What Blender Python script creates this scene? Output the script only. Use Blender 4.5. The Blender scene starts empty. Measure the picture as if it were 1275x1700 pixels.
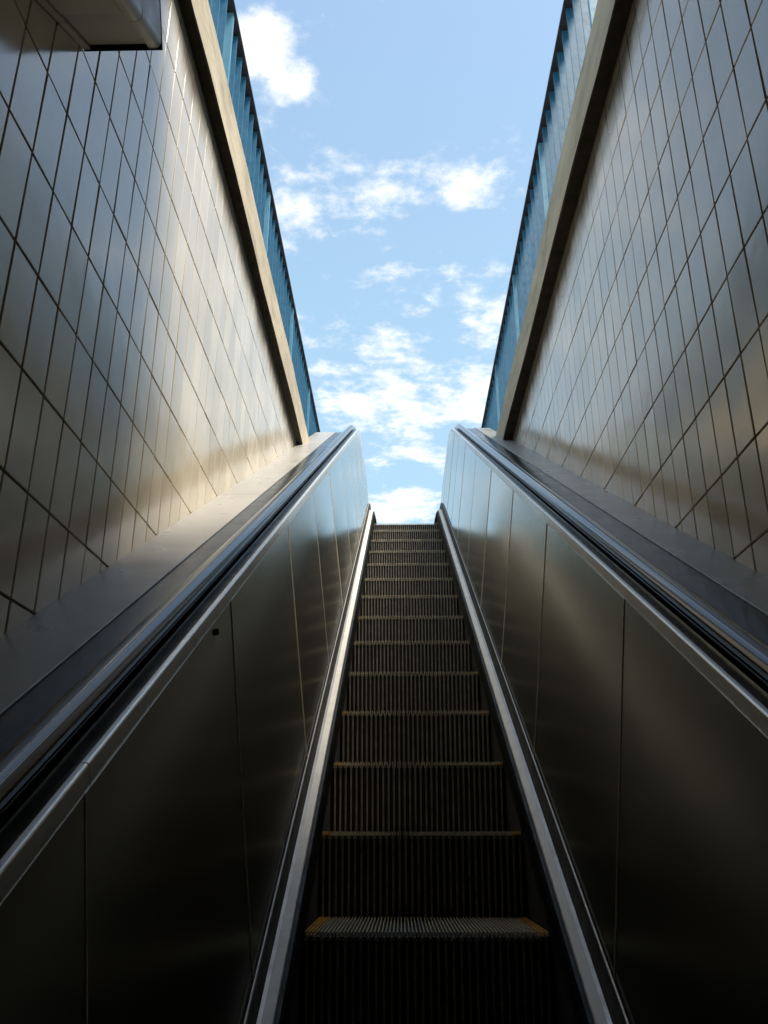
import bpy, math, random
import numpy as np
from mathutils import Vector, Matrix

random.seed(7)
rng = np.random.default_rng(7)
R = math.radians
scene = bpy.context.scene
col = scene.collection

# ------------------------------------------------------------------ camera
EYE = 1.524
cam_d = bpy.data.cameras.new('camera')
cam_d.sensor_fit = 'VERTICAL'
cam_d.sensor_height = 36.0
cam_d.sensor_width = 27.0
F_PX = 1408.0                      # focal length in pixels of a 1700 px tall frame
cam_d.lens = F_PX / 1700.0 * 36.0
cam_d.clip_start = 0.02
cam_d.clip_end = 5000
cam = bpy.data.objects.new('camera', cam_d)
cam.location = (0, 0, EYE)
PITCH, YAW = R(21.1), R(1.114)
cam.rotation_euler = (R(90) + PITCH, 0, YAW)
col.objects.link(cam)
scene.camera = cam

# ------------------------------------------------------------------ sky, sun, exposure
SUN_EL, SUN_AZ = R(60), R(122)      # azimuth from +Y towards +X (negative: to the left)
world = bpy.data.worlds.new('World')
scene.world = world
world.use_nodes = True
SKY_STRENGTH = 0.13
def build_world():
    nt = world.node_tree
    N, L = nt.nodes, nt.links
    N.clear()
    out = N.new('ShaderNodeOutputWorld')
    bg = N.new('ShaderNodeBackground')
    sky = N.new('ShaderNodeTexSky')
    sky.sky_type = 'NISHITA'
    sky.sun_disc = False
    sky.sun_elevation = SUN_EL
    sky.sun_rotation = SUN_AZ
    sky.air_density = 1.0
    sky.dust_density = 2.2
    sky.ozone_density = 1.4
    tc = N.new('ShaderNodeTexCoord')
    sep = N.new('ShaderNodeSeparateXYZ'); L.new(tc.outputs['Generated'], sep.inputs[0])
    def math_(op, a, b=None, c=None, clamp=False):
        n = N.new('ShaderNodeMath'); n.operation = op; n.use_clamp = clamp
        for i, v in enumerate((a, b, c)):
            if v is None: continue
            if isinstance(v, (int, float)): n.inputs[i].default_value = v
            else: L.new(v, n.inputs[i])
        return n.outputs[0]
    z = math_('MAXIMUM', sep.outputs[2], 0.04)
    u = math_('DIVIDE', sep.outputs[0], z)
    v = math_('DIVIDE', sep.outputs[1], z)
    com = N.new('ShaderNodeCombineXYZ')
    L.new(u, com.inputs[0]); L.new(v, com.inputs[1])
    def noise(scale, detail, rough, dist=0.0, off=0.0):
        n = N.new('ShaderNodeTexNoise'); n.noise_dimensions = '3D'
        n.inputs['Scale'].default_value = scale; n.inputs['Detail'].default_value = detail
        n.inputs['Roughness'].default_value = rough; n.inputs['Distortion'].default_value = dist
        mp = N.new('ShaderNodeMapping'); mp.inputs['Location'].default_value = (off, off * .7, off * 1.3)
        L.new(com.outputs[0], mp.inputs[0]); L.new(mp.outputs[0], n.inputs['Vector'])
        return n.outputs[0]
    nbig = noise(1.1, 2, .5, 0, 3.1)
    nmid = noise(CN_SCALE, 9, .66, 0, 1.7)
    acc = None
    for (cu, cv, ru, rv, am) in CLOUDS:
        ma = N.new('ShaderNodeVectorMath'); ma.operation = 'MULTIPLY_ADD'
        ma.inputs[1].default_value = (1 / ru, 1 / rv, 0); ma.inputs[2].default_value = (-cu / ru, -cv / rv, 0)
        L.new(com.outputs[0], ma.inputs[0])
        dt = N.new('ShaderNodeVectorMath'); dt.operation = 'DOT_PRODUCT'
        L.new(ma.outputs[0], dt.inputs[0]); L.new(ma.outputs[0], dt.inputs[1])
        g = math_('MULTIPLY_ADD', dt.outputs['Value'], -.5, 1.0, clamp=True)
        acc = math_('MULTIPLY', g, am) if acc is None else math_('MULTIPLY_ADD', g, am, acc)
    # scattered fair-weather cloud all round
    gen = math_('MULTIPLY_ADD', nbig, 1.0, -.42)
    acc = math_('ADD', acc, gen)
    d = math_('ADD', acc, math_('MULTIPLY', math_('SUBTRACT', nmid, .5), CN_AMP))
    ramp = N.new('ShaderNodeMapRange'); ramp.interpolation_type = 'SMOOTHSTEP'
    ramp.inputs['From Min'].default_value = CR[0]; ramp.inputs['From Max'].default_value = CR[1]
    L.new(d, ramp.inputs['Value'])
    dens = ramp.outputs[0]
    # brightness inside a cloud varies with its thickness
    shade = N.new('ShaderNodeMapRange')
    shade.inputs['From Min'].default_value = .7; shade.inputs['From Max'].default_value = 2.2
    shade.inputs['To Min'].default_value = 1.1; shade.inputs['To Max'].default_value = .86
    L.new(d, shade.inputs['Value'])
    cl = N.new('ShaderNodeVectorMath'); cl.operation = 'SCALE'
    cl.inputs[0].default_value = (CLOUD_W, CLOUD_W * 1.0, CLOUD_W * .99)
    L.new(shade.outputs[0], cl.inputs['Scale'])
    # thin milky veil over the blue
    veil = N.new('ShaderNodeMixRGB'); veil.blend_type = 'MIX'
    L.new(math_('MULTIPLY_ADD', math_('POWER', math_('SUBTRACT', 1.0, z), 1.0), .85, .13, clamp=True), veil.inputs[0])
    veil.inputs[2].default_value = (VEIL_C[0], VEIL_C[1], VEIL_C[2], 1)
    L.new(sky.outputs[0], veil.inputs[1])
    mix = N.new('ShaderNodeMixRGB')
    L.new(dens, mix.inputs[0]); L.new(veil.outputs[0], mix.inputs[1]); L.new(cl.outputs[0], mix.inputs[2])
    L.new(mix.outputs[0], bg.inputs['Color'])
    bg.inputs['Strength'].default_value = SKY_STRENGTH
    L.new(bg.outputs[0], out.inputs[0])

def pix_uv(x, y):
    """where the ray through a photograph pixel meets a cloud layer at unit height"""
    rx, ry = (x - 637.5) / F_PX, (850 - y) / F_PX
    d = Vector((rx, math.cos(PITCH) - ry * math.sin(PITCH), math.sin(PITCH) + ry * math.cos(PITCH)))
    d = Matrix.Rotation(YAW, 3, 'Z') @ d
    return d.x / d.z, d.y / d.z
CLOUD_W = 3.6
CN_SCALE, CN_AMP, CR = 7.0, 5.2, (.05, 1.35)
VEIL_C = (1.7, 2.65, 3.05)   # pale haze, thicker towards the horizon
CLOUDS = []
for (px, py, rx, ry, am) in [
    (440, 95, 65, 75, 1.1), (495, 135, 45, 38, .9), (425, 70, 50, 45, .6),
    (640, 130, 130, 110, -.9), (800, 150, 120, 120, -.7), (560, 260, 120, 50, -.5),
    (700, 335, 110, 62, .42), (790, 300, 40, 60, .38), (620, 345, 60, 35, .4), (610, 400, 40, 20, .2),
    (510, 380, 65, 45, .58), (530, 430, 50, 30, .25), (480, 350, 30, 30, .3),
    (660, 460, 70, 22, .30), (810, 515, 55, 40, .62), (660, 517, 40, 12, .3), (640, 545, 30, 12, .25),
    (645, 583, 55, 17, .62), (750, 612, 65, 18, .62), (805, 570, 40, 22, .6), (550, 617, 38, 20, .6), (655, 617, 14, 10, .4),
    (440, -15, 130, 45, -.8), (620, 690, 105, 42, .3), (760, 665, 90, 42, .26), (640, 745, 60, 32, .25), (690, 795, 120, 22, -.5), (600, 480, 80, 60, -.3), (560, 690, 50, 30, .5), (720, 755, 30, 18, .5), (800, 660, 60, 40, .6),
    (648, 845, 55, 34, .8), (700, 880, 60, 20, .3), (620, 790, 60, 10, .15)]:
    u0, v0 = pix_uv(px, py)
    u1, _ = pix_uv(px + rx, py)
    _, va = pix_uv(px, py - ry); _, vb = pix_uv(px, py + ry)
    CLOUDS.append((u0, v0, abs(u1 - u0), abs(va - vb) / 2, am * .95))
build_world()
world.cycles.sampling_method = 'MANUAL'
world.cycles.sample_map_resolution = 512

sun_d = bpy.data.lights.new('sun', 'SUN')
sun_d.energy = 2.9
sun_d.angle = R(26)
sun_d.color = (1.0, .92, .79)
sun = bpy.data.objects.new('sun', sun_d)
sd = Vector((math.sin(SUN_AZ) * math.cos(SUN_EL), math.cos(SUN_AZ) * math.cos(SUN_EL), math.sin(SUN_EL)))
sun.rotation_euler = sd.to_track_quat('Z', 'Y').to_euler()
sun.location = sd * 30
col.objects.link(sun)

scene.view_settings.view_transform = 'Standard'
scene.view_settings.look = 'None'
scene.view_settings.exposure = 1.27
scene.view_settings.gamma = 1.0
scene.view_settings.use_curve_mapping = False
scene.cycles.max_bounces = 8
scene.cycles.diffuse_bounces = 4
scene.cycles.glossy_bounces = 6
scene.cycles.sample_clamp_indirect = 6.0
scene.cycles.use_denoising = True

# ------------------------------------------------------------------ materials
def mat(name, base, rough=.5, metal=0.0, var=.15, vscale=6.0, rvar=.1, bump=0.0, bscale=40.0,
        stretch=(1, 1, 1), spec=.5, dirt=None, coord='Object', aniso=0.0):
    m = bpy.data.materials.new(name); m.use_nodes = True
    nt = m.node_tree; N, L = nt.nodes, nt.links
    b = N['Principled BSDF']
    b.inputs['Metallic'].default_value = metal
    b.inputs['Specular IOR Level'].default_value = spec
    tc = N.new('ShaderNodeTexCoord'); mp = N.new('ShaderNodeMapping')
    mp.inputs['Scale'].default_value = stretch
    if coord == 'World':
        g = N.new('ShaderNodeNewGeometry'); L.new(g.outputs['Position'], mp.inputs[0])
    else:
        L.new(tc.outputs['Object'], mp.inputs[0])
    n1 = N.new('ShaderNodeTexNoise'); n1.inputs['Scale'].default_value = vscale
    n1.inputs['Detail'].default_value = 4; n1.inputs['Roughness'].default_value = .62
    L.new(mp.outputs[0], n1.inputs['Vector'])
    cr = N.new('ShaderNodeValToRGB')
    cr.color_ramp.elements[0].position = .28; cr.color_ramp.elements[1].position = .72
    lo = tuple(c * (1 - var) for c in base); hi = tuple(min(1, c * (1 + var)) for c in base)
    cr.color_ramp.elements[0].color = (*lo, 1); cr.color_ramp.elements[1].color = (*hi, 1)
    L.new(n1.outputs[0], cr.inputs[0])
    L.new(cr.outputs[0], b.inputs['Base Color'])
    mr = N.new('ShaderNodeMapRange')
    mr.inputs['From Min'].default_value = .3; mr.inputs['From Max'].default_value = .7
    mr.inputs['To Min'].default_value = max(.02, rough - rvar); mr.inputs['To Max'].default_value = min(1, rough + rvar)
    n2 = N.new('ShaderNodeTexNoise'); n2.inputs['Scale'].default_value = vscale * 2.3; n2.inputs['Detail'].default_value = 2
    L.new(mp.outputs[0], n2.inputs['Vector']); L.new(n2.outputs[0], mr.inputs['Value'])
    L.new(mr.outputs[0], b.inputs['Roughness'])
    if aniso:
        b.inputs['Anisotropic'].default_value = aniso
        tv = N.new('ShaderNodeCombineXYZ')
        for i_, c_ in enumerate((.1, -.5, .866)): tv.inputs[i_].default_value = c_
        L.new(tv.outputs[0], b.inputs['Tangent'])
    if bump:
        n3 = N.new('ShaderNodeTexNoise'); n3.inputs['Scale'].default_value = bscale; n3.inputs['Detail'].default_value = 2
        L.new(mp.outputs[0], n3.inputs['Vector'])
        bp = N.new('ShaderNodeBump'); bp.inputs['Strength'].default_value = 1.0; bp.inputs['Distance'].default_value = bump
        L.new(n3.outputs[0], bp.inputs['Height']); L.new(bp.outputs[0], b.inputs['Normal'])
    return m

M = {}
M['steel'] = mat('brushed_steel', (.31, .305, .25), .18, 1.0, .12, 3.0, .05, .00012, 300, (1, .06, .06), coord='World', aniso=.7)
M['cap'] = mat('satin_steel', (.68, .68, .65), .30, .6, .08, 8.0, .07, .00015, 500, (1, .05, .05), coord='World')
M['cap_top'] = mat('steel_dark_reflection_tone', (.16, .165, .155), .2, 1.0, .15, 8.0, .05, coord='World')  # dark reflection on the cap's top is put into this colour
M['deck'] = mat('polished_deck_steel', (.026, .027, .024), .2, 0, .10, 5.0, .05, .0004, 9, spec=.15, coord='World')
M['alu'] = mat('pale_aluminium', (.92, .86, .73), .5, 0, .10, 14.0, .08, .0002, 120, coord='World')
M['alu2'] = mat('tarnished_aluminium', (.52, .48, .42), .45, .4, .14, 14.0, .08, .0002, 120, coord='World')
M['dark_trim'] = mat('dark_trim', (.035, .034, .028), .6, 0, .2, 8.0, spec=.25)
M['brass'] = mat('joint_metal', (.78, .70, .52), .4, .1, .2, 20.0, coord='World')
M['rubber'] = mat('handrail_rubber', (.008, .009, .011), .10, 0, .2, 5.0, .05, spec=.6, coord='World')
M['black'] = mat('black_plastic', (.012, .012, .012), .6, 0, .2, 8.0)
M['brush'] = mat('brush_nylon', (.04, .042, .038), .45, 0, .4, 60.0)
M['cleat'] = mat('step_aluminium', (.47, .415, .285), .42, .15, .35, 30.0, .15, coord='World')
M['rib'] = mat('riser_rib', (.34, .305, .245), .5, .1, .35, 30.0, .15, coord='World')
M['groove'] = mat('step_groove', (.022, .020, .018), .8, 0, .3, 20.0, coord='World')
M['yellow'] = mat('worn_yellow_paint', (.50, .27, .03), .6, 0, .5, 40.0, coord='World')
M['grout'] = mat('dark_grout', (.045, .038, .03), .9, 0, .3, 20.0, coord='World')
M['ledge'] = mat('ledge_metal', (.34, .325, .29), .34, .1, .08, 3.5, .08, .0002, 60, coord='World')
M['blue'] = mat('blue_paint', (.020, .115, .205), .45, 0, .16, 12.0, .1, .0006, 30, coord='World')
M['dark_paint'] = mat('dark_plate_paint', (.012, .016, .024), .5, 0, .2, 12.0, coord='World')
M['blue_pale'] = mat('pale_blue_paint', (.09, .24, .34), .4, 0, .16, 12.0, .1, coord='World')  # lighter blue for the railing posts
M['pave'] = mat('paving_concrete', (.32, .30, .27), .85, 0, .2, 3.0, .08, .002, 30, coord='World')
M['dark_conc'] = mat('tunnel_concrete', (.12, .115, .105), .85, 0, .2, 3.0, .05, coord='World')
M['fix'] = mat('fixture_enamel', (.62, .62, .60), .42, 0, .08, 6.0)
M['fix_trim'] = mat('fixture_trim', (.56, .54, .47), .4, 0, .08, 6.0)
M['diff'] = mat('fixture_diffuser', (.66, .63, .52), .35, 0, .06, 6.0)

def concrete_mat():
    m = mat('coping_concrete', (.47, .40, .285), .9, 0, .22, 9.0, .06, .003, 45, (1, .35, 1), coord='World')
    nt = m.node_tree; N, L = nt.nodes, nt.links
    b = N['Principled BSDF']
    src = b.inputs['Base Color'].links[0].from_socket
    g = N.new('ShaderNodeNewGeometry')
    # ragged noise stains on the face; the soffit has a darker material of its own
    mp = N.new('ShaderNodeMapping'); mp.inputs['Scale'].default_value = (1, 1.2, 5)
    L.new(g.outputs['Position'], mp.inputs[0])
    n = N.new('ShaderNodeTexNoise'); n.inputs['Scale'].default_value = 3.0; n.inputs['Detail'].default_value = 9
    n.inputs['Roughness'].default_value = .7
    L.new(mp.outputs[0], n.inputs['Vector'])
    mr = N.new('ShaderNodeMapRange'); mr.inputs['From Min'].default_value = .52; mr.inputs['From Max'].default_value = .72
    mr.inputs['To Max'].default_value = .55
    L.new(n.outputs[0], mr.inputs['Value'])
    mx = N.new('ShaderNodeMixRGB'); mx.inputs[2].default_value = (.10, .08, .055, 1)
    L.new(mr.outputs[0], mx.inputs[0]); L.new(src, mx.inputs[1]); L.new(mx.outputs[0], b.inputs['Base Color'])
    return m
M['coping'] = concrete_mat()
M['coping_soffit'] = mat('dark_soffit_concrete', (.035, .03, .022), .95, 0, .5, 14.0, .03, .003, 60, coord='World')  # much darker concrete for the downward faces of the coping

def tile_mat():
    m = bpy.data.materials.new('glazed_tile'); m.use_nodes = True
    nt = m.node_tree; N, L = nt.nodes, nt.links
    b = N['Principled BSDF']
    g = N.new('ShaderNodeNewGeometry')
    sep = N.new('ShaderNodeSeparateXYZ'); L.new(g.outputs['Position'], sep.inputs[0])
    oi = N.new('ShaderNodeObjectInfo')
    n1 = N.new('ShaderNodeTexNoise'); n1.inputs['Scale'].default_value = 3.5; n1.inputs['Detail'].default_value = 4
    L.new(g.outputs['Position'], n1.inputs['Vector'])
    cr = N.new('ShaderNodeValToRGB')
    cr.color_ramp.elements[0].position = .3; cr.color_ramp.elements[1].position = .7
    cr.color_ramp.elements[0].color = (.57, .49, .35, 1); cr.color_ramp.elements[1].color = (.69, .605, .46, 1)
    L.new(n1.outputs[0], cr.inputs[0])
    hv = N.new('ShaderNodeHueSaturation')
    va = N.new('ShaderNodeMapRange'); va.inputs['To Min'].default_value = .86; va.inputs['To Max'].default_value = 1.08
    L.new(oi.outputs['Random'], va.inputs['Value']); L.new(va.outputs[0], hv.inputs['Value'])
    L.new(cr.outputs[0], hv.inputs['Color'])
    # run-off grime under the coping: ragged lower edge with drips
    mp = N.new('ShaderNodeMapping'); mp.inputs['Scale'].default_value = (0, 3.2, .5)
    L.new(g.outputs['Position'], mp.inputs[0])
    n2 = N.new('ShaderNodeTexNoise'); n2.inputs['Scale'].default_value = 1.0; n2.inputs['Detail'].default_value = 5
    n2.inputs['Roughness'].default_value = .65
    L.new(mp.outputs[0], n2.inputs['Vector'])
    ad = N.new('ShaderNodeMath'); ad.operation = 'MULTIPLY_ADD'; ad.inputs[1].default_value = .30
    L.new(n2.outputs[0], ad.inputs[0]); L.new(sep.outputs[2], ad.inputs[2])
    mr = N.new('ShaderNodeMapRange'); mr.interpolation_type = 'SMOOTHSTEP'
    zt = EYE + 2.705
    mr.inputs['From Min'].default_value = zt - .07; mr.inputs['From Max'].default_value = zt + .09
    mr.inputs['To Max'].default_value = .93
    L.new(ad.outputs[0], mr.inputs['Value'])
    mx = N.new('ShaderNodeMixRGB'); mx.inputs[2].default_value = (.055, .043, .026, 1)
    L.new(mr.outputs[0], mx.inputs[0]); L.new(hv.outputs[0], mx.inputs[1])
    L.new(mx.outputs[0], b.inputs['Base Color'])
    rr = N.new('ShaderNodeMapRange'); rr.inputs['To Min'].default_value = .115; rr.inputs['To Max'].default_value = .85
    L.new(mr.outputs[0], rr.inputs['Value'])
    n4 = N.new('ShaderNodeTexNoise'); n4.inputs['Scale'].default_value = 7; n4.inputs['Detail'].default_value = 2
    L.new(g.outputs['Position'], n4.inputs['Vector'])
    ra = N.new('ShaderNodeMath'); ra.operation = 'MULTIPLY_ADD'; ra.inputs[1].default_value = .09
    L.new(n4.outputs[0], ra.inputs[0]); L.new(rr.outputs[0], ra.inputs[2])
    L.new(ra.outputs[0], b.inputs['Roughness'])
    b.inputs['IOR'].default_value = 2.25
    sp = N.new('ShaderNodeMapRange'); sp.inputs['To Min'].default_value = .5; sp.inputs['To Max'].default_value = .02
    L.new(mr.outputs[0], sp.inputs['Value']); L.new(sp.outputs[0], b.inputs['Specular IOR Level'])
    n3 = N.new('ShaderNodeTexNoise'); n3.inputs['Scale'].default_value = 11; n3.inputs['Detail'].default_value = 1
    L.new(g.outputs['Position'], n3.inputs['Vector'])
    bp = N.new('ShaderNodeBump'); bp.inputs['Strength'].default_value = 1.0; bp.inputs['Distance'].default_value = .0006
    L.new(n3.outputs[0], bp.inputs['Height']); L.new(bp.outputs[0], b.inputs['Normal'])
    return m
M['tile'] = tile_mat()

# ------------------------------------------------------------------ mesh helpers
class MB:
    def __init__(s): s.v = []; s.f = []
    def add(s, verts, faces):
        o = len(s.v); s.v += [tuple(p) for p in verts]; s.f += [tuple(i + o for i in f) for f in faces]
    def box(s, x0, x1, y0, y1, z0, z1):
        s.add([(x0, y0, z0), (x1, y0, z0), (x1, y1, z0), (x0, y1, z0), (x0, y0, z1), (x1, y0, z1), (x1, y1, z1), (x0, y1, z1)],
              [(0, 3, 2, 1), (4, 5, 6, 7), (0, 1, 5, 4), (1, 2, 6, 5), (2, 3, 7, 6), (3, 0, 4, 7)])
    def mesh(s, name, smooth=False, ang=30):
        me = bpy.data.meshes.new(name); me.from_pydata(s.v, [], s.f); me.update()
        import bmesh
        bm = bmesh.new(); bm.from_mesh(me)
        bmesh.ops.recalc_face_normals(bm, faces=bm.faces)
        bm.to_mesh(me); bm.free()
        if smooth:
            me.polygons.foreach_set('use_smooth', [True] * len(me.polygons))
            me.set_sharp_from_angle(angle=R(ang))
        return me
def obj(name, me, m, parent=None, loc=None, rot=None):
    o = bpy.data.objects.new(name, me)
    if m is not None and not me.materials: me.materials.append(m)
    col.objects.link(o)
    if parent is not None: o.parent = parent
    if loc is not None: o.location = loc
    if rot is not None: o.rotation_euler = rot
    return o
def empty(name, loc, label, cat, group=None):
    o = bpy.data.objects.new(name, None); col.objects.link(o)
    o['label'] = label; o['category'] = cat
    if group: o['group'] = group
    return o
def structure(name, mb, m, smooth=False):
    o = obj(name, mb.mesh(name, smooth), m); o['kind'] = 'structure'; return o

# ------------------------------------------------------------------ escalator frame of reference
# (x, t, n): t runs up the 30 degree slope, n is the distance below the eye square to the slope
A = R(30); SA, CA = math.sin(A), math.cos(A)
T0 = 7.65            # the slope starts to level out here
NNOSE = 1.32         # step nosing line
RN = 1.2             # radius of the nosing line in the bend
NC = NNOSE + RN
CY, CZ = T0 * CA + NC * SA, T0 * SA - NC * CA
RREF = 1.75
TARC = RREF * A      # length of the bend in t
def P(x, t, n):
    if t <= T0: y, z = t * CA + n * SA, t * SA - n * CA
    else:
        th = (t - T0) / RREF; r = NC - n
        if th <= A:
            ph = A - th; y, z = CY - r * math.sin(ph), CZ + r * math.cos(ph)
        else: y, z = CY + (t - T0 - TARC), CZ + r
    return (x, y, z + EYE)
def stations(t0, t1, step=1.2):
    ts = [t0]
    k = t0
    while k + step < min(t1, T0): k += step; ts.append(k)
    if t1 > T0:
        if t0 < T0: ts.append(T0)
        for i in range(1, 17):
            q = T0 + TARC * i / 16
            if t0 < q < t1: ts.append(q)
    ts.append(t1)
    return ts
XC = .058            # middle of the steps
def hx(side, h): return XC + side * h
def sweep(mb, side, prof, t0, t1, closed=True, step=1.2):
    ts = stations(t0, t1, step); n = len(prof)
    verts = [P(hx(side, h), t, nn) for t in ts for (h, nn) in prof]
    faces = []
    for i in range(len(ts) - 1):
        for j in range(n if closed else n - 1):
            a = i * n + j; b = i * n + (j + 1) % n
            faces.append((a, b, b + n, a + n))
    if closed:
        faces.append(tuple(range(n))[::-1]); faces.append(tuple((len(ts) - 1) * n + k for k in range(n)))
    mb.add(verts, faces)
TB, TE = -3.2, T0 + TARC + 1.5
ZG = EYE + CZ + RN                 # pavement level at the top
XL, XR = -.75, .82                 # faces of the tiled walls
NL = {-1: .469, 1: .444}           # ledge level either side
ZB, ZT = EYE + 2.705, EYE + 2.95   # coping underside and top

# ------------------------------------------------------------------ the setting
YW0 = 1.90                          # unseen street slab, brought forward to here to darken the lower end
Y_END = 8.9
mb = MB()                          # pavement round the opening
o = 400
xo0, xo1 = XL - .16, XR + .16
y1 = CY + 1.75
v = [(-o, -o, ZG), (o, -o, ZG), (o, o, ZG), (-o, o, ZG), (xo0, YW0, ZG), (xo1, YW0, ZG), (xo1, y1, ZG), (xo0, y1, ZG)]
mb.add(v, [(0, 1, 5, 4), (1, 2, 6, 5), (2, 3, 7, 6), (3, 0, 4, 7)])
structure('pavement', mb, M['pave'])
zf = P(0, TB, NNOSE)[2]
mb = MB(); mb.box(-6, 6, -14, P(0, TB, NNOSE)[1] + .4, zf - .3, zf)
structure('station_floor', mb, M['dark_conc'])
mb = MB(); mb.box(xo0, xo1, -14, YW0, EYE + 2.55, ZG - .01)
structure('ceiling', mb, M['dark_conc'])
mb = MB(); mb.box(-6, 6, -14.3, -14.0, zf, ZG - .01)
structure('station_end_wall', mb, M['dark_conc'])

# ------------------------------------------------------------------ projection helper to rank tiles by how large they show
def project(p):
    d = Matrix.Rotation(-YAW, 3, 'Z') @ (Vector(p) - Vector((0, 0, EYE)))
    zc = d.y * math.cos(PITCH) + d.z * math.sin(PITCH)
    up = d.z * math.cos(PITCH) - d.y * math.sin(PITCH)
    if zc < .05: return None
    return 637.5 + F_PX * d.x / zc, 850 - F_PX * up / zc, zc

# ------------------------------------------------------------------ tiled walls with copings
KS = .75
TW, TH = .14872 * KS, .2956 * KS
GAP = .0054
def tile_mesh():
    mb = MB(); w, h, c, d = (TW - GAP) / 2, (TH - GAP) / 2, .0016, .008
    # front face towards +X, local y along the wall, z up
    fr = [(0, -w + c, -h + c), (0, w - c, -h + c), (0, w - c, h - c), (0, -w + c, h - c)]
    ed = [(-c, -w, -h), (-c, w, -h), (-c, w, h), (-c, -w, h)]
    bk = [(-d, -w, -h), (-d, w, -h), (-d, w, h), (-d, -w, h)]
    mb.add(fr + ed + bk, [(0, 1, 2, 3)] + [(i, (i + 1) % 4, 4 + (i + 1) % 4, 4 + i)[::-1] for i in range(4)]
           + [(4 + i, 4 + (i + 1) % 4, 8 + (i + 1) % 4, 8 + i)[::-1] for i in range(4)] + [(8, 11, 10, 9)])
    return mb
tile_src = tile_mesh()
TILE_ME = tile_src.mesh('tile'); TILE_ME.materials.append(M['tile'])
def ledge_z(y, side):               # height of the ledge at a point along the wall
    n = NL[side]
    t = (y - n * SA) / CA
    if t <= T0: return P(0, t, n)[2]
    lo, hi = T0, TE
    for _ in range(30):
        m_ = (lo + hi) / 2
        if P(0, m_, n)[1] < y: lo = m_
        else: hi = m_
    return P(0, lo, n)[2]

def tile_wall(side, label):
    X = XL if side < 0 else XR
    root = empty('tiled_wall', (X, 0, 0), label, 'wall')
    y_ref = (1.64857 if side < 0 else 1.92119) * KS
    z_ref = EYE + (1.75805 if side < 0 else 2.63003) * KS
    # solid wall behind the tiles
    mb = MB(); s = side
    a, b = X + s * .0075, X + s * .35
    mb.box(min(a, b), max(a, b), -14, Y_END, zf, ZB)
    obj('backing', mb.mesh('backing'), M['grout'], root)
    # coping beam, its face proud of the tiles
    face = -.705 if side < 0 else .757
    back = X + s * .30
    c = .006
    prof = [(face, ZB + c), (face, ZT - c), (face + s * c, ZT), (back, ZT), (back, ZB + .001), (face + s * c, ZB + .001)]
    ys = np.arange(YW0, Y_END + .01, .25)
    v, f = [], []
    for i, y in enumerate(ys):
        for j, (x, z) in enumerate(prof):
            w = .0025 * math.sin(y * 3.1 + side) + random.uniform(-.0015, .0015)
            v.append((x + (w if j < 2 else 0), y, z + (random.uniform(-.002, .002) if j in (0, 1) else 0)))
    for i in range(len(ys) - 1):
        for j in range(len(prof)):
            p, q = i * 6 + j, i * 6 + (j + 1) % 6
            f.append((p, q, q + 6, p + 6))
    f.append(tuple(range(6))); f.append(tuple((len(ys) - 1) * 6 + k for k in range(6)))
    mb = MB(); mb.add(v, f)
    me = mb.mesh('coping')
    me.materials.append(M['coping']); me.materials.append(M['coping_soffit'])
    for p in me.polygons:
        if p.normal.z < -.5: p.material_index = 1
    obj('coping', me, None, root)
    # tiles
    items = []
    j0, j1 = int((-14 - y_ref) / TW), int((Y_END - y_ref) / TW)
    for i in range(-14, 8):
        zc = z_ref + (i + .5) * TH
        if zc - TH / 2 > ZB - .005: continue
        for j in range(j0, j1):
            yc = y_ref + (j + .5) * TW
            if yc > Y_END - .06 or yc < -4: continue
            lz = ledge_z(yc + TW / 2, side)
            if zc + TH / 2 < ledge_z(yc - TW / 2, side) - .02: continue
            pr = project((X, yc, zc)); vis = -1
            if pr and -40 < pr[0] < 1315 and -60 < pr[1] < 1200: vis = 1 / pr[2] ** 2 * (abs(X) / pr[2])
            items.append((vis, yc, zc))
    items.sort(reverse=True)
    rest = MB()
    for k, (vis, yc, zc) in enumerate(items):
        top = zc + TH / 2
        rz = (0 if side < 0 else math.pi)
        tilt = (random.gauss(0, .0035), random.gauss(0, .0045))
        rot = (0, tilt[0], rz + tilt[1])
        loc = (X + random.gauss(0, .0002), yc, zc)
        clip = top > ZB - .002
        if k < 300 and vis > 0 and not clip:
            obj('tile', TILE_ME, None, root, loc, rot)
        else:
            Mx = Matrix.Translation(loc) @ Matrix.Rotation(rot[2], 4, 'Z') @ Matrix.Rotation(rot[1], 4, 'Y')
            vs = [Mx @ Vector(p) for p in tile_src.v]
            vs = [(p.x, p.y, min(p.z, ZB - .001)) for p in vs]
            rest.add(vs, tile_src.f)
    o_ = obj('tiles', rest.mesh('tiles'), M['tile'], root); o_['kind'] = 'stuff'
    return root
tile_wall(-1, 'beige glazed tile wall with concrete coping, on the left of the escalator')
tile_wall(1, 'beige glazed tile wall with concrete coping, on the right of the escalator')

# ------------------------------------------------------------------ sloping ledges between the escalator and the walls
def ledge(side, label):
    root = empty('sloping_ledge', (0, 0, 0), label, 'ledge', None)
    X = XL if side < 0 else XR
    hw = abs(X - XC); n = NL[side]
    prof = [(.634, n + .05), (.634, n + .001), (.635, n), (hw - .0005, n), (hw - .0005, n + .05)]
    cuts = [TB, .75, 3.5, 6.12, TE]
    for a, b in zip(cuts[:-1], cuts[1:]):
        mb = MB(); sweep(mb, side, prof, a + .0012, b - .0012)
        obj('ledge_panel', mb.mesh('ledge_panel', True), M['ledge'], root)
    mb = MB(); sweep(mb, side, [(.64, n + .055), (.64, n + .012), (hw - .005, n + .012), (hw - .005, n + .055)], TB, TE)
    obj('ledge_core', mb.mesh('ledge_core'), M['black'], root)
ledge(-1, 'smooth grey sloping ledge at the foot of the left tiled wall')
ledge(1, 'smooth grey sloping ledge at the foot of the right tiled wall')

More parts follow.
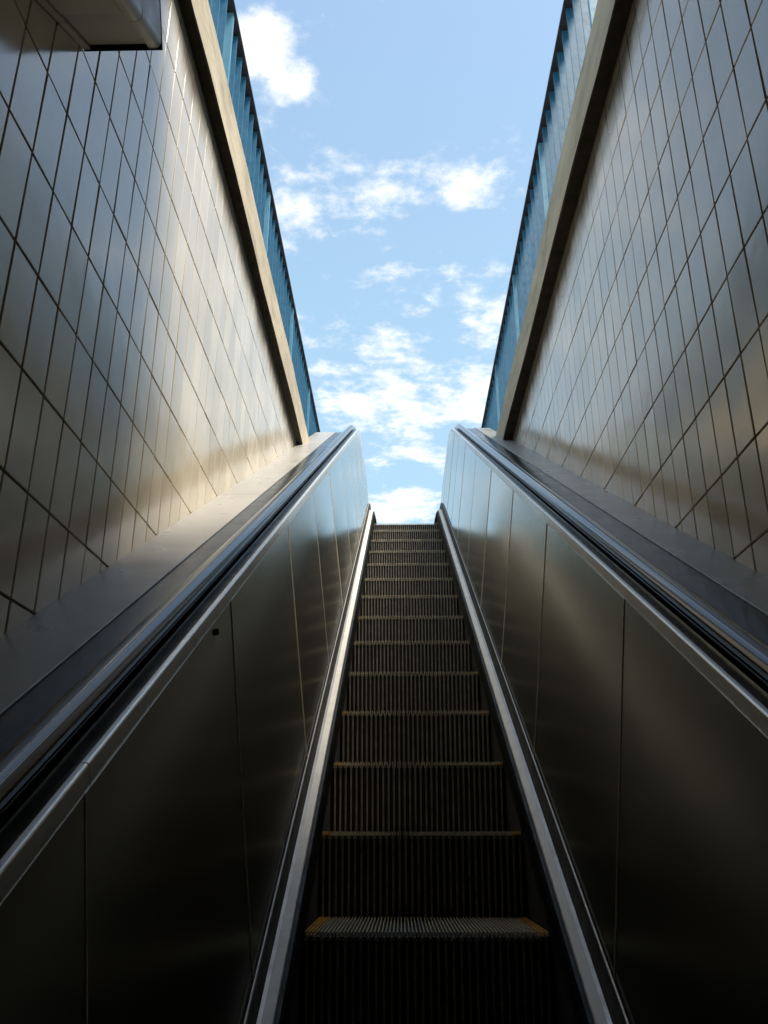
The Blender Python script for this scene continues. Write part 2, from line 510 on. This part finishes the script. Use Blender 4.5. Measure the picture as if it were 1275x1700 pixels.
# ------------------------------------------------------------------ escalator
esc = empty('escalator', (0, 0, 0), 'narrow stainless steel escalator with ribbed steps climbing towards the sky', 'escalator')

# steps -------------------------------------------------------------
HS = .298
def riser_profile():
    pts = []
    for i in range(9):               # slightly bulging riser from the nosing down
        a = i / 8
        z = -.012 - a * .235
        y = .016 * math.sin(a * math.pi * .5) - .0 + .022 * a * a
        pts.append((y, z))
    return pts
RP = riser_profile()
def step_body():
    mb = MB()
    sec = [(.006, -.012)] + [(y + .006, z) for y, z in RP[1:]] + [(.435, RP[-1][1]), (.435, -.012)]
    n = len(sec); v = [(-HS, y, z) for y, z in sec] + [(HS, y, z) for y, z in sec]
    f = [(i, (i + 1) % n, n + (i + 1) % n, n + i) for i in range(n)] + [tuple(range(n)), tuple(range(n, 2 * n))[::-1]]
    mb.add(v, f)
    return mb.mesh('step')
def riser_ribs():
    mb = MB(); nr = 32; p = 2 * HS / nr; w = .0034
    for k in range(nr):
        x = -HS + (k + .5) * p
        v = []; f = []
        for (y, z) in RP:
            v += [(x - w, y + .0065, z), (x - w * .7, y, z), (x + w * .7, y, z), (x + w, y + .0065, z)]
        for i in range(len(RP) - 1):
            for j in range(3): f.append((i * 4 + j, i * 4 + j + 1, i * 4 + j + 5, i * 4 + j + 4))
        f.append((0, 1, 2, 3))
        mb.add(v, f)
    return mb.mesh('riser_ribs')
def tread_cleats():
    mb = MB(); nr = 64; p = 2 * HS / nr; w = .0014
    for k in range(nr):
        x = -HS + (k + .5) * p
        mb.box(x - w, x + w, -.003, .43 if 3 <= k < nr - 3 else .0135, -.0105, 0)
        mb.box(x - w, x + w, -.0035, .004, -.0195, -.0145)
    return mb.mesh('tread_cleats')
def tread_edges(side):
    mb = MB(); nr = 64; p = 2 * HS / nr; w = .0019
    ks = list(range(3)) if side < 0 else list(range(nr - 3, nr))
    for k in ks:
        x = -HS + (k + .5) * p
        mb.box(x - w, x + w, .014, .43, -.0125, .0004)
    xa, xb = -HS + ks[0] * p + .0004, -HS + (ks[-1] + 1) * p - .0004
    mb.box(xa, xb, .014, .43, -.0122, -.008)
    return mb.mesh('edge_marking')
SB, RR, TC, TY, TZ = step_body(), riser_ribs(), tread_cleats(), tread_edges(-1), tread_edges(1)
SB.materials.append(M['groove']); RR.materials.append(M['rib']); TC.materials.append(M['cleat']); TY.materials.append(M['yellow']); TZ.materials.append(M['yellow'])
Y_REF = P(0, 1.868, NNOSE)[1]
def nose_z(y):
    lo, hi = TB, TE
    for _ in range(40):
        m_ = (lo + hi) / 2
        if P(0, m_, NNOSE)[1] < y: lo = m_
        else: hi = m_
    return P(0, lo, NNOSE)[2]
k = -10
while Y_REF + .4 * k < CY + .9:
    y = Y_REF + .4 * k
    st = obj('step', SB, None, esc, (XC, y, nose_z(y)))
    for nm, me in (('riser_ribs', RR), ('tread_cleats', TC), ('edge_marking', TY), ('edge_marking', TZ)):
        obj(nm, me, None, st)
    k += 1
mb = MB(); mb.box(XC - .6, XC + .6, CY + .9, CY + 1.75, ZG - .05, ZG + .004)
obj('landing_plate', mb.mesh('landing_plate'), M['cleat'], esc)

mb = MB(); sweep(mb, 1, [(-.66, 1.9), (-.66, 1.68), (.66, 1.68), (.66, 1.9)], TB - .5, TE)
obj('light_leak_cover', mb.mesh('light_leak_cover'), M['black'], esc)  # unseen cover added to stop sky light leaking up from below the steps

# balustrades ---------------------------------------------------------
PB, PT = (.3442, 1.131), (.4265, .474)
def rounded(h0, h1, n0, n1, r, k=4):
    """rectangle h0..h1 by n0 (upper) .. n1 (lower) with rounded upper corners"""
    pts = [(h0, n1)]
    for i in range(k + 1):
        a = math.pi / 2 * i / k
        pts.append((h0 + r - r * math.cos(a), n0 + r - r * math.sin(a)))
    for i in range(k + 1):
        a = math.pi / 2 * i / k
        pts.append((h1 - r + r * math.sin(a), n0 + r - r * math.cos(a)))
    pts.append((h1, n1))
    return pts
def balustrade(side):
    mb = MB()                                       # core behind the cladding
    sweep(mb, side, [(.3555, 1.6), (.3555, 1.13), (.4385, .47), (.625, .488 if side < 0 else .47), (.625, 1.6)], TB, TE)
    root = obj('balustrade', mb.mesh('balustrade'), M['black'], esc)
    mb = MB(); sweep(mb, side, [(.303, 1.62), (.303, 1.2255), (.307, 1.2255), (.307, 1.62)], TB, TE)
    obj('skirt', mb.mesh('skirt'), M['groove'], root)
    # bright strip that carries the brush, in two extrusions, then a dark channel and the panel flange
    for (a, b) in zip([TB, 3.02, 6.2], [3.02, 6.2, TE]):
        mb = MB(); sweep(mb, side, [(.3035, 1.206), (.3035, 1.1975), (.3048, 1.196), (.3245, 1.193), (.3245, 1.22)], a + .001, b - .001)
        obj('skirt_strip', mb.mesh('skirt_strip', True), M['alu'], root)
        mb = MB(); sweep(mb, side, [(.3253, 1.225), (.3253, 1.195), (.3335, 1.193), (.3335, 1.225)], a + .001, b - .001)
        obj('skirt_strip', mb.mesh('skirt_strip', True), M['alu2'], root)
    mb = MB(); sweep(mb, side, [(.334, 1.225), (.3355, 1.1305), (.3375, 1.1305), (.3375, 1.225)], TB, TE)
    obj('lip', mb.mesh('lip'), M['dark_trim'], root)
    mb = MB(); sweep(mb, side, [(.338, 1.225), (.338, 1.1305), (.3388, 1.1297), (.341, 1.129), (.341, 1.225)], TB, TE)
    obj('panel_flange', mb.mesh('panel_flange', True), M['alu2'], root)
    mb = MB(); sweep(mb, side, [(.3414, 1.225), (.3414, 1.133), (.3438, 1.133), (.3438, 1.225)], TB, TE)
    obj('shadow_gap', mb.mesh('shadow_gap'), M['black'], root)
    # brush
    mb = MB(); sweep(mb, side, [(.2945, 1.2095), (.2945, 1.2165), (.306, 1.2165), (.306, 1.2095)], TB, TE)
    obj('brush_holder', mb.mesh('brush_holder'), M['black'], root)
    mb = MB(); t = .2
    while t < T0 + TARC + .3:
        for _ in range(2):
            dn = random.uniform(-.003, .003); dt = random.gauss(0, .004); w = .0011
            tip = .283 + random.uniform(-.004, .004)
            a = P(hx(side, .301), t - w, 1.211 + dn); b = P(hx(side, .301), t + w, 1.211 + dn)
            c = P(hx(side, tip), t + dt, 1.272 + dn * 2)
            m_ = P(hx(side, .2885), t + dt * .4 + w, 1.238 + dn)
            mb.add([a, b, m_, c], [(0, 1, 2), (0, 2, 3)])
            t += .0022 if t < 4 else .004
    o_ = obj('brush', mb.mesh('brush'), M['brush'], root); o_['kind'] = 'stuff'
    mb = MB(); sweep(mb, side, [(.3012, 1.211), (.2855, 1.264), (.2865, 1.265), (.303, 1.213)], TB, TE)
    obj('brush_backing', mb.mesh('brush_backing'), M['black'], root)
    # inner steel panels, joints raked
    def panel(tb0, tb1, rake, bow, twist):
        mb = MB(); nu, nv = 14, 6
        v = []; f = []
        for i in range(nu + 1):
            for j in range(nv + 1):
                q = j / nv; uu = i / nu
                t = tb0 + (tb1 - tb0) * uu + rake * q
                h = PB[0] + (PT[0] - PB[0]) * q; n = PB[1] + (PT[1] - PB[1]) * q
                off = bow * 4 * uu * (1 - uu) * math.sin(math.pi * min(1, q * 1.0)) + twist * (uu - .5)
                v.append(P(hx(side, h - off), t, n))
        for i in range(nu):
            for j in range(nv):
                a = i * (nv + 1) + j; f.append((a, a + 1, a + nv + 2, a + nv + 1))
        base = len(v)
        # folded edges
        rim = [i * (nv + 1) for i in range(nu + 1)] + [nu * (nv + 1) + j for j in range(1, nv + 1)] \
            + [i * (nv + 1) + nv for i in range(nu - 1, -1, -1)] + [j for j in range(nv - 1, 0, -1)]
        for r_ in rim:
            x, y, z = v[r_]; v.append((x + side * .006, y, z))
        m_ = len(rim)
        for q in range(m_):
            f.append((rim[q], rim[(q + 1) % m_], base + (q + 1) % m_, base + q))
        mb.add(v, f)
        obj('inner_panel', mb.mesh('inner_panel', True, 25), M['steel'], root)
    cuts = [TB, -2.0, -1.15, -.27, .59, 1.46, 2.43, 3.26, 4.12, 4.98, 5.85, 6.5, 7.1, 7.7, 8.25, TE - .4]
    for a, b in zip(cuts[:-1], cuts[1:]):
        panel(a + .0016, b - .0016, .33, random.uniform(.0006, .0022) * (1 if b < 3.5 else 2.2), random.uniform(-.0015, .0015))
    for t in cuts[1:-1]:
        mb = MB(); v = []
        for j in range(7):
            q = j / 6
            h = PB[0] + (PT[0] - PB[0]) * q; n = PB[1] + (PT[1] - PB[1]) * q
            for d_, e_ in ((-.001, .004), (-.001, -.0013), (.001, -.0013), (.001, .004)):
                v.append(P(hx(side, h + e_), t + .33 * q + d_, n))
        f = [(j * 4 + i, j * 4 + i + 1, j * 4 + i + 5, j * 4 + i + 4) for j in range(6) for i in range(3)]
        mb.add(v, f)
        obj('joint_strip', mb.mesh('joint_strip'), M['brass'], root)
    # inner deck cap in lengths
    capn = .445
    cc = [TB, .94, 3.35, 5.75, 6.9, TE - .02]
    for a, b in zip(cc[:-1], cc[1:]):
        r = .0042
        prof = [(.4275, capn + .0365)]
        for i in range(6):
            g = math.pi / 2 * i / 5
            prof.append((.4275 + r - r * math.cos(g), capn + r - r * math.sin(g)))
        prof += [(.4375, capn + .0003), (.4375, capn + .0365)]
        mb = MB(); sweep(mb, side, prof, a + .0012, b - .0012)
        cap = obj('deck_cap', mb.mesh('deck_cap', True, 40), M['cap'], root)
        mb = MB(); sweep(mb, side, [(.4377, capn + .036), (.4377, capn + .0006), (.4665, capn + .0045), (.4665, capn + .036)], a + .0012, b - .0012)
        obj('cap_top', mb.mesh('cap_top', True, 40), M['cap_top'], root)
    mb = MB(); sweep(mb, side, [(.474, .47), (.474, .441), (.505, .441), (.505, .47)], TB, TE - .03)
    obj('handrail_guide', mb.mesh('handrail_guide'), M['cap_top'], root)
    # handrail: flattened oval section, dropping round a newel at the top end
    ring = []
    for i in range(20):
        a = 2 * math.pi * i / 20
        c_, s_ = math.cos(a), math.sin(a)
        ring.append((.4895 + .0235 * math.copysign(abs(c_) ** 1.0, c_), .4245 - .0195 * math.copysign(abs(s_) ** 1.0, s_)))
    ts = stations(TB, TE - .05, .8); v = []; f = []; n = len(ring)
    for t in ts: v += [P(hx(side, h), t, nn) for h, nn in ring]
    cx, cy, cz = P(0, TE - .05, .4245 + .2)
    for i in range(1, 13):
        a = math.pi * i / 12
        for h, nn in ring:
            r = .2 + (.4245 - nn)
            v.append((hx(side, h), cy + r * math.sin(a), cz + r * math.cos(a)))
    for i in range(len(v) // n - 1):
        for j in range(n): f.append((i * n + j, i * n + (j + 1) % n, (i + 1) * n + (j + 1) % n, (i + 1) * n + j))
    f.append(tuple(range(n))); f.append(tuple(len(v) - n + q for q in range(n)))
    mb = MB(); mb.add(v, f)
    obj('handrail', mb.mesh('handrail', True, 60), M['rubber'], root)
    # outer deck between handrail and ledge
    nd = NL[side] + .004
    cc = [TB, 1.9, 4.6, 7.2, TE]
    for a, b in zip(cc[:-1], cc[1:]):
        mb = MB(); sweep(mb, side, [(.505, nd + .03), (.505, nd - .002), (.508, nd - .004), (.6335, nd), (.6335, nd + .03)], a + .0008, b - .0008)
        obj('outer_deck', mb.mesh('outer_deck', True, 40), M['deck'], root)
    return root
balL = balustrade(-1); balR = balustrade(1)
# loose rubber stop under the left deck cap
mb = MB()
for i in range(10):
    a = 2 * math.pi * i / 10
cx = P(hx(-1, .4265), 1.62, .492)
ringv = []
for k_, (dx, rr) in enumerate([(-.003, .0035), (.003, .0045), (.008, .0036), (.0095, .001)]):
    for i in range(10):
        a = 2 * math.pi * i / 10
        ringv.append((cx[0] + dx, cx[1] + rr * math.cos(a), cx[2] + rr * 1.7 * math.sin(a)))
fs = [(k_ * 10 + i, k_ * 10 + (i + 1) % 10, k_ * 10 + 10 + (i + 1) % 10, k_ * 10 + 10 + i) for k_ in range(3) for i in range(10)] + [tuple(range(30, 40))]
mb.add(ringv, fs)
obj('rubber_stop', mb.mesh('rubber_stop', True), M['black'], balL)

# ------------------------------------------------------------------ blue railings on the copings
def railing(side, label):
    root = empty('railing', (0, 0, 0), label, 'railing')
    x0 = -.805 if side < 0 else .836          # inner edge of the top plate
    ztop = EYE + 3.9
    s = side
    mb = MB(); a, b = x0, x0 + s * .085
    mb.box(min(a, b), max(a, b), YW0 + .1, Y_END - .1, ztop - .014, ztop)
    obj('top_plate', mb.mesh('top_plate'), M['dark_paint'], root)
    mb = MB(); a, b = x0 + s * .014, x0 + s * .075
    mb.box(min(a, b), max(a, b), YW0 + .1, Y_END - .1, ZT + .06, ZT + .074)
    obj('bottom_plate', mb.mesh('bottom_plate'), M['blue'], root)
    pit = .127; i = 0
    bar = MB(); bar.box(-.030, .030, -.004, .004, ZT + .075, ztop - .015)
    bar_me = bar.mesh('baluster'); bar_me.materials.append(M['blue'])
    post = MB(); post.box(-.034, .034, -.012, .012, ZT - .002, ztop - .0145)
    post_me = post.mesh('post'); post_me.materials.append(M['blue_pale'])
    y = YW0 + .16
    off = 2 if side < 0 else 5
    while y < Y_END - .15:
        xm = x0 + s * .046
        nm, me = ('post', post_me) if (i + off) % 10 == 0 else ('baluster', bar_me)
        obj(nm, me, None, root, (xm + random.gauss(0, .0006), y + random.gauss(0, .0015), 0), (0, 0, random.gauss(0, .01)))
        y += pit; i += 1
railing(-1, 'blue steel flat-bar railing on the coping of the left wall')
railing(1, 'blue steel flat-bar railing on the coping of the right wall')

# ------------------------------------------------------------------ sloping lamp housing on the left wall
def fixture():
    root = empty('lamp_housing', (0, 0, 0), 'grey enamelled box lamp housing fixed high on the left tiled wall', 'lamp housing')
    def Q(x, t, m_): return (x, t * CA - m_ * SA, t * SA + m_ * CA + EYE)
    x0, x1 = XL + .002, -.56
    m0, m1 = .787, 1.0
    ta, tb = -1.2, FIX_T
    def prism(prof, a, b, name, m, smooth=True):
        mb = MB(); n = len(prof)
        v = [Q(x, t, q) for t in (a, b) for x, q in prof]
        f = [(i, (i + 1) % n, n + (i + 1) % n, n + i) for i in range(n)] + [tuple(range(n))[::-1], tuple(range(n, 2 * n))]
        mb.add(v, f)
        return obj(name, mb.mesh(name, smooth, 40), m, root)
    # housing with an open recessed underside
    prism([(x0, m0 + .03), (x1 - .004, m0 + .03), (x1 - .004, m1), (x0, m1)], ta, tb - .004, 'housing', M['fix'])
    for a, b in ((ta, tb - .16), (tb - .157, tb - .004)):
        prism([(x0, m0), (x0 + .016, m0), (x0 + .016, m0 + .029), (x0, m0 + .029)], a, b, 'trim', M['fix_trim'])
        r = .016
        pr = [(x1 - .03, m0 + .029), (x1 - .03, m0)]
        for i in range(5):
            g = math.pi / 2 * i / 4
            pr.append((x1 - r + r * math.sin(g), m0 + r - r * math.cos(g)))
        pr.append((x1, m0 + .029))
        prism(pr, a, b, 'trim', M['fix_trim'])
    prism([(x1 - .0035, m0 + .0295), (x1, m0 + .0295), (x1, m1), (x1 - .0035, m1)], ta, tb - .004, 'side_plate', M['fix'])
    prism([(x0 + .02, m0 + .004), (x1 - .034, m0 + .004), (x1 - .034, m0 + .028), (x0 + .02, m0 + .028)], ta, tb - .19, 'diffuser', M['diff'])
    prism([(x0 + .02, m0 + .007), (x1 - .034, m0 + .007), (x1 - .034, m0 + .028), (x0 + .02, m0 + .028)], tb - .185, tb - .014, 'end_panel', M['fix_trim'])
    prism([(x0 - .0, m0 - .003), (x1 + .001, m0 - .003), (x1 + .001, m1), (x0, m1)], tb - .0035, tb, 'end_cap', M['black'])
FIX_T = 2.17
fixture()
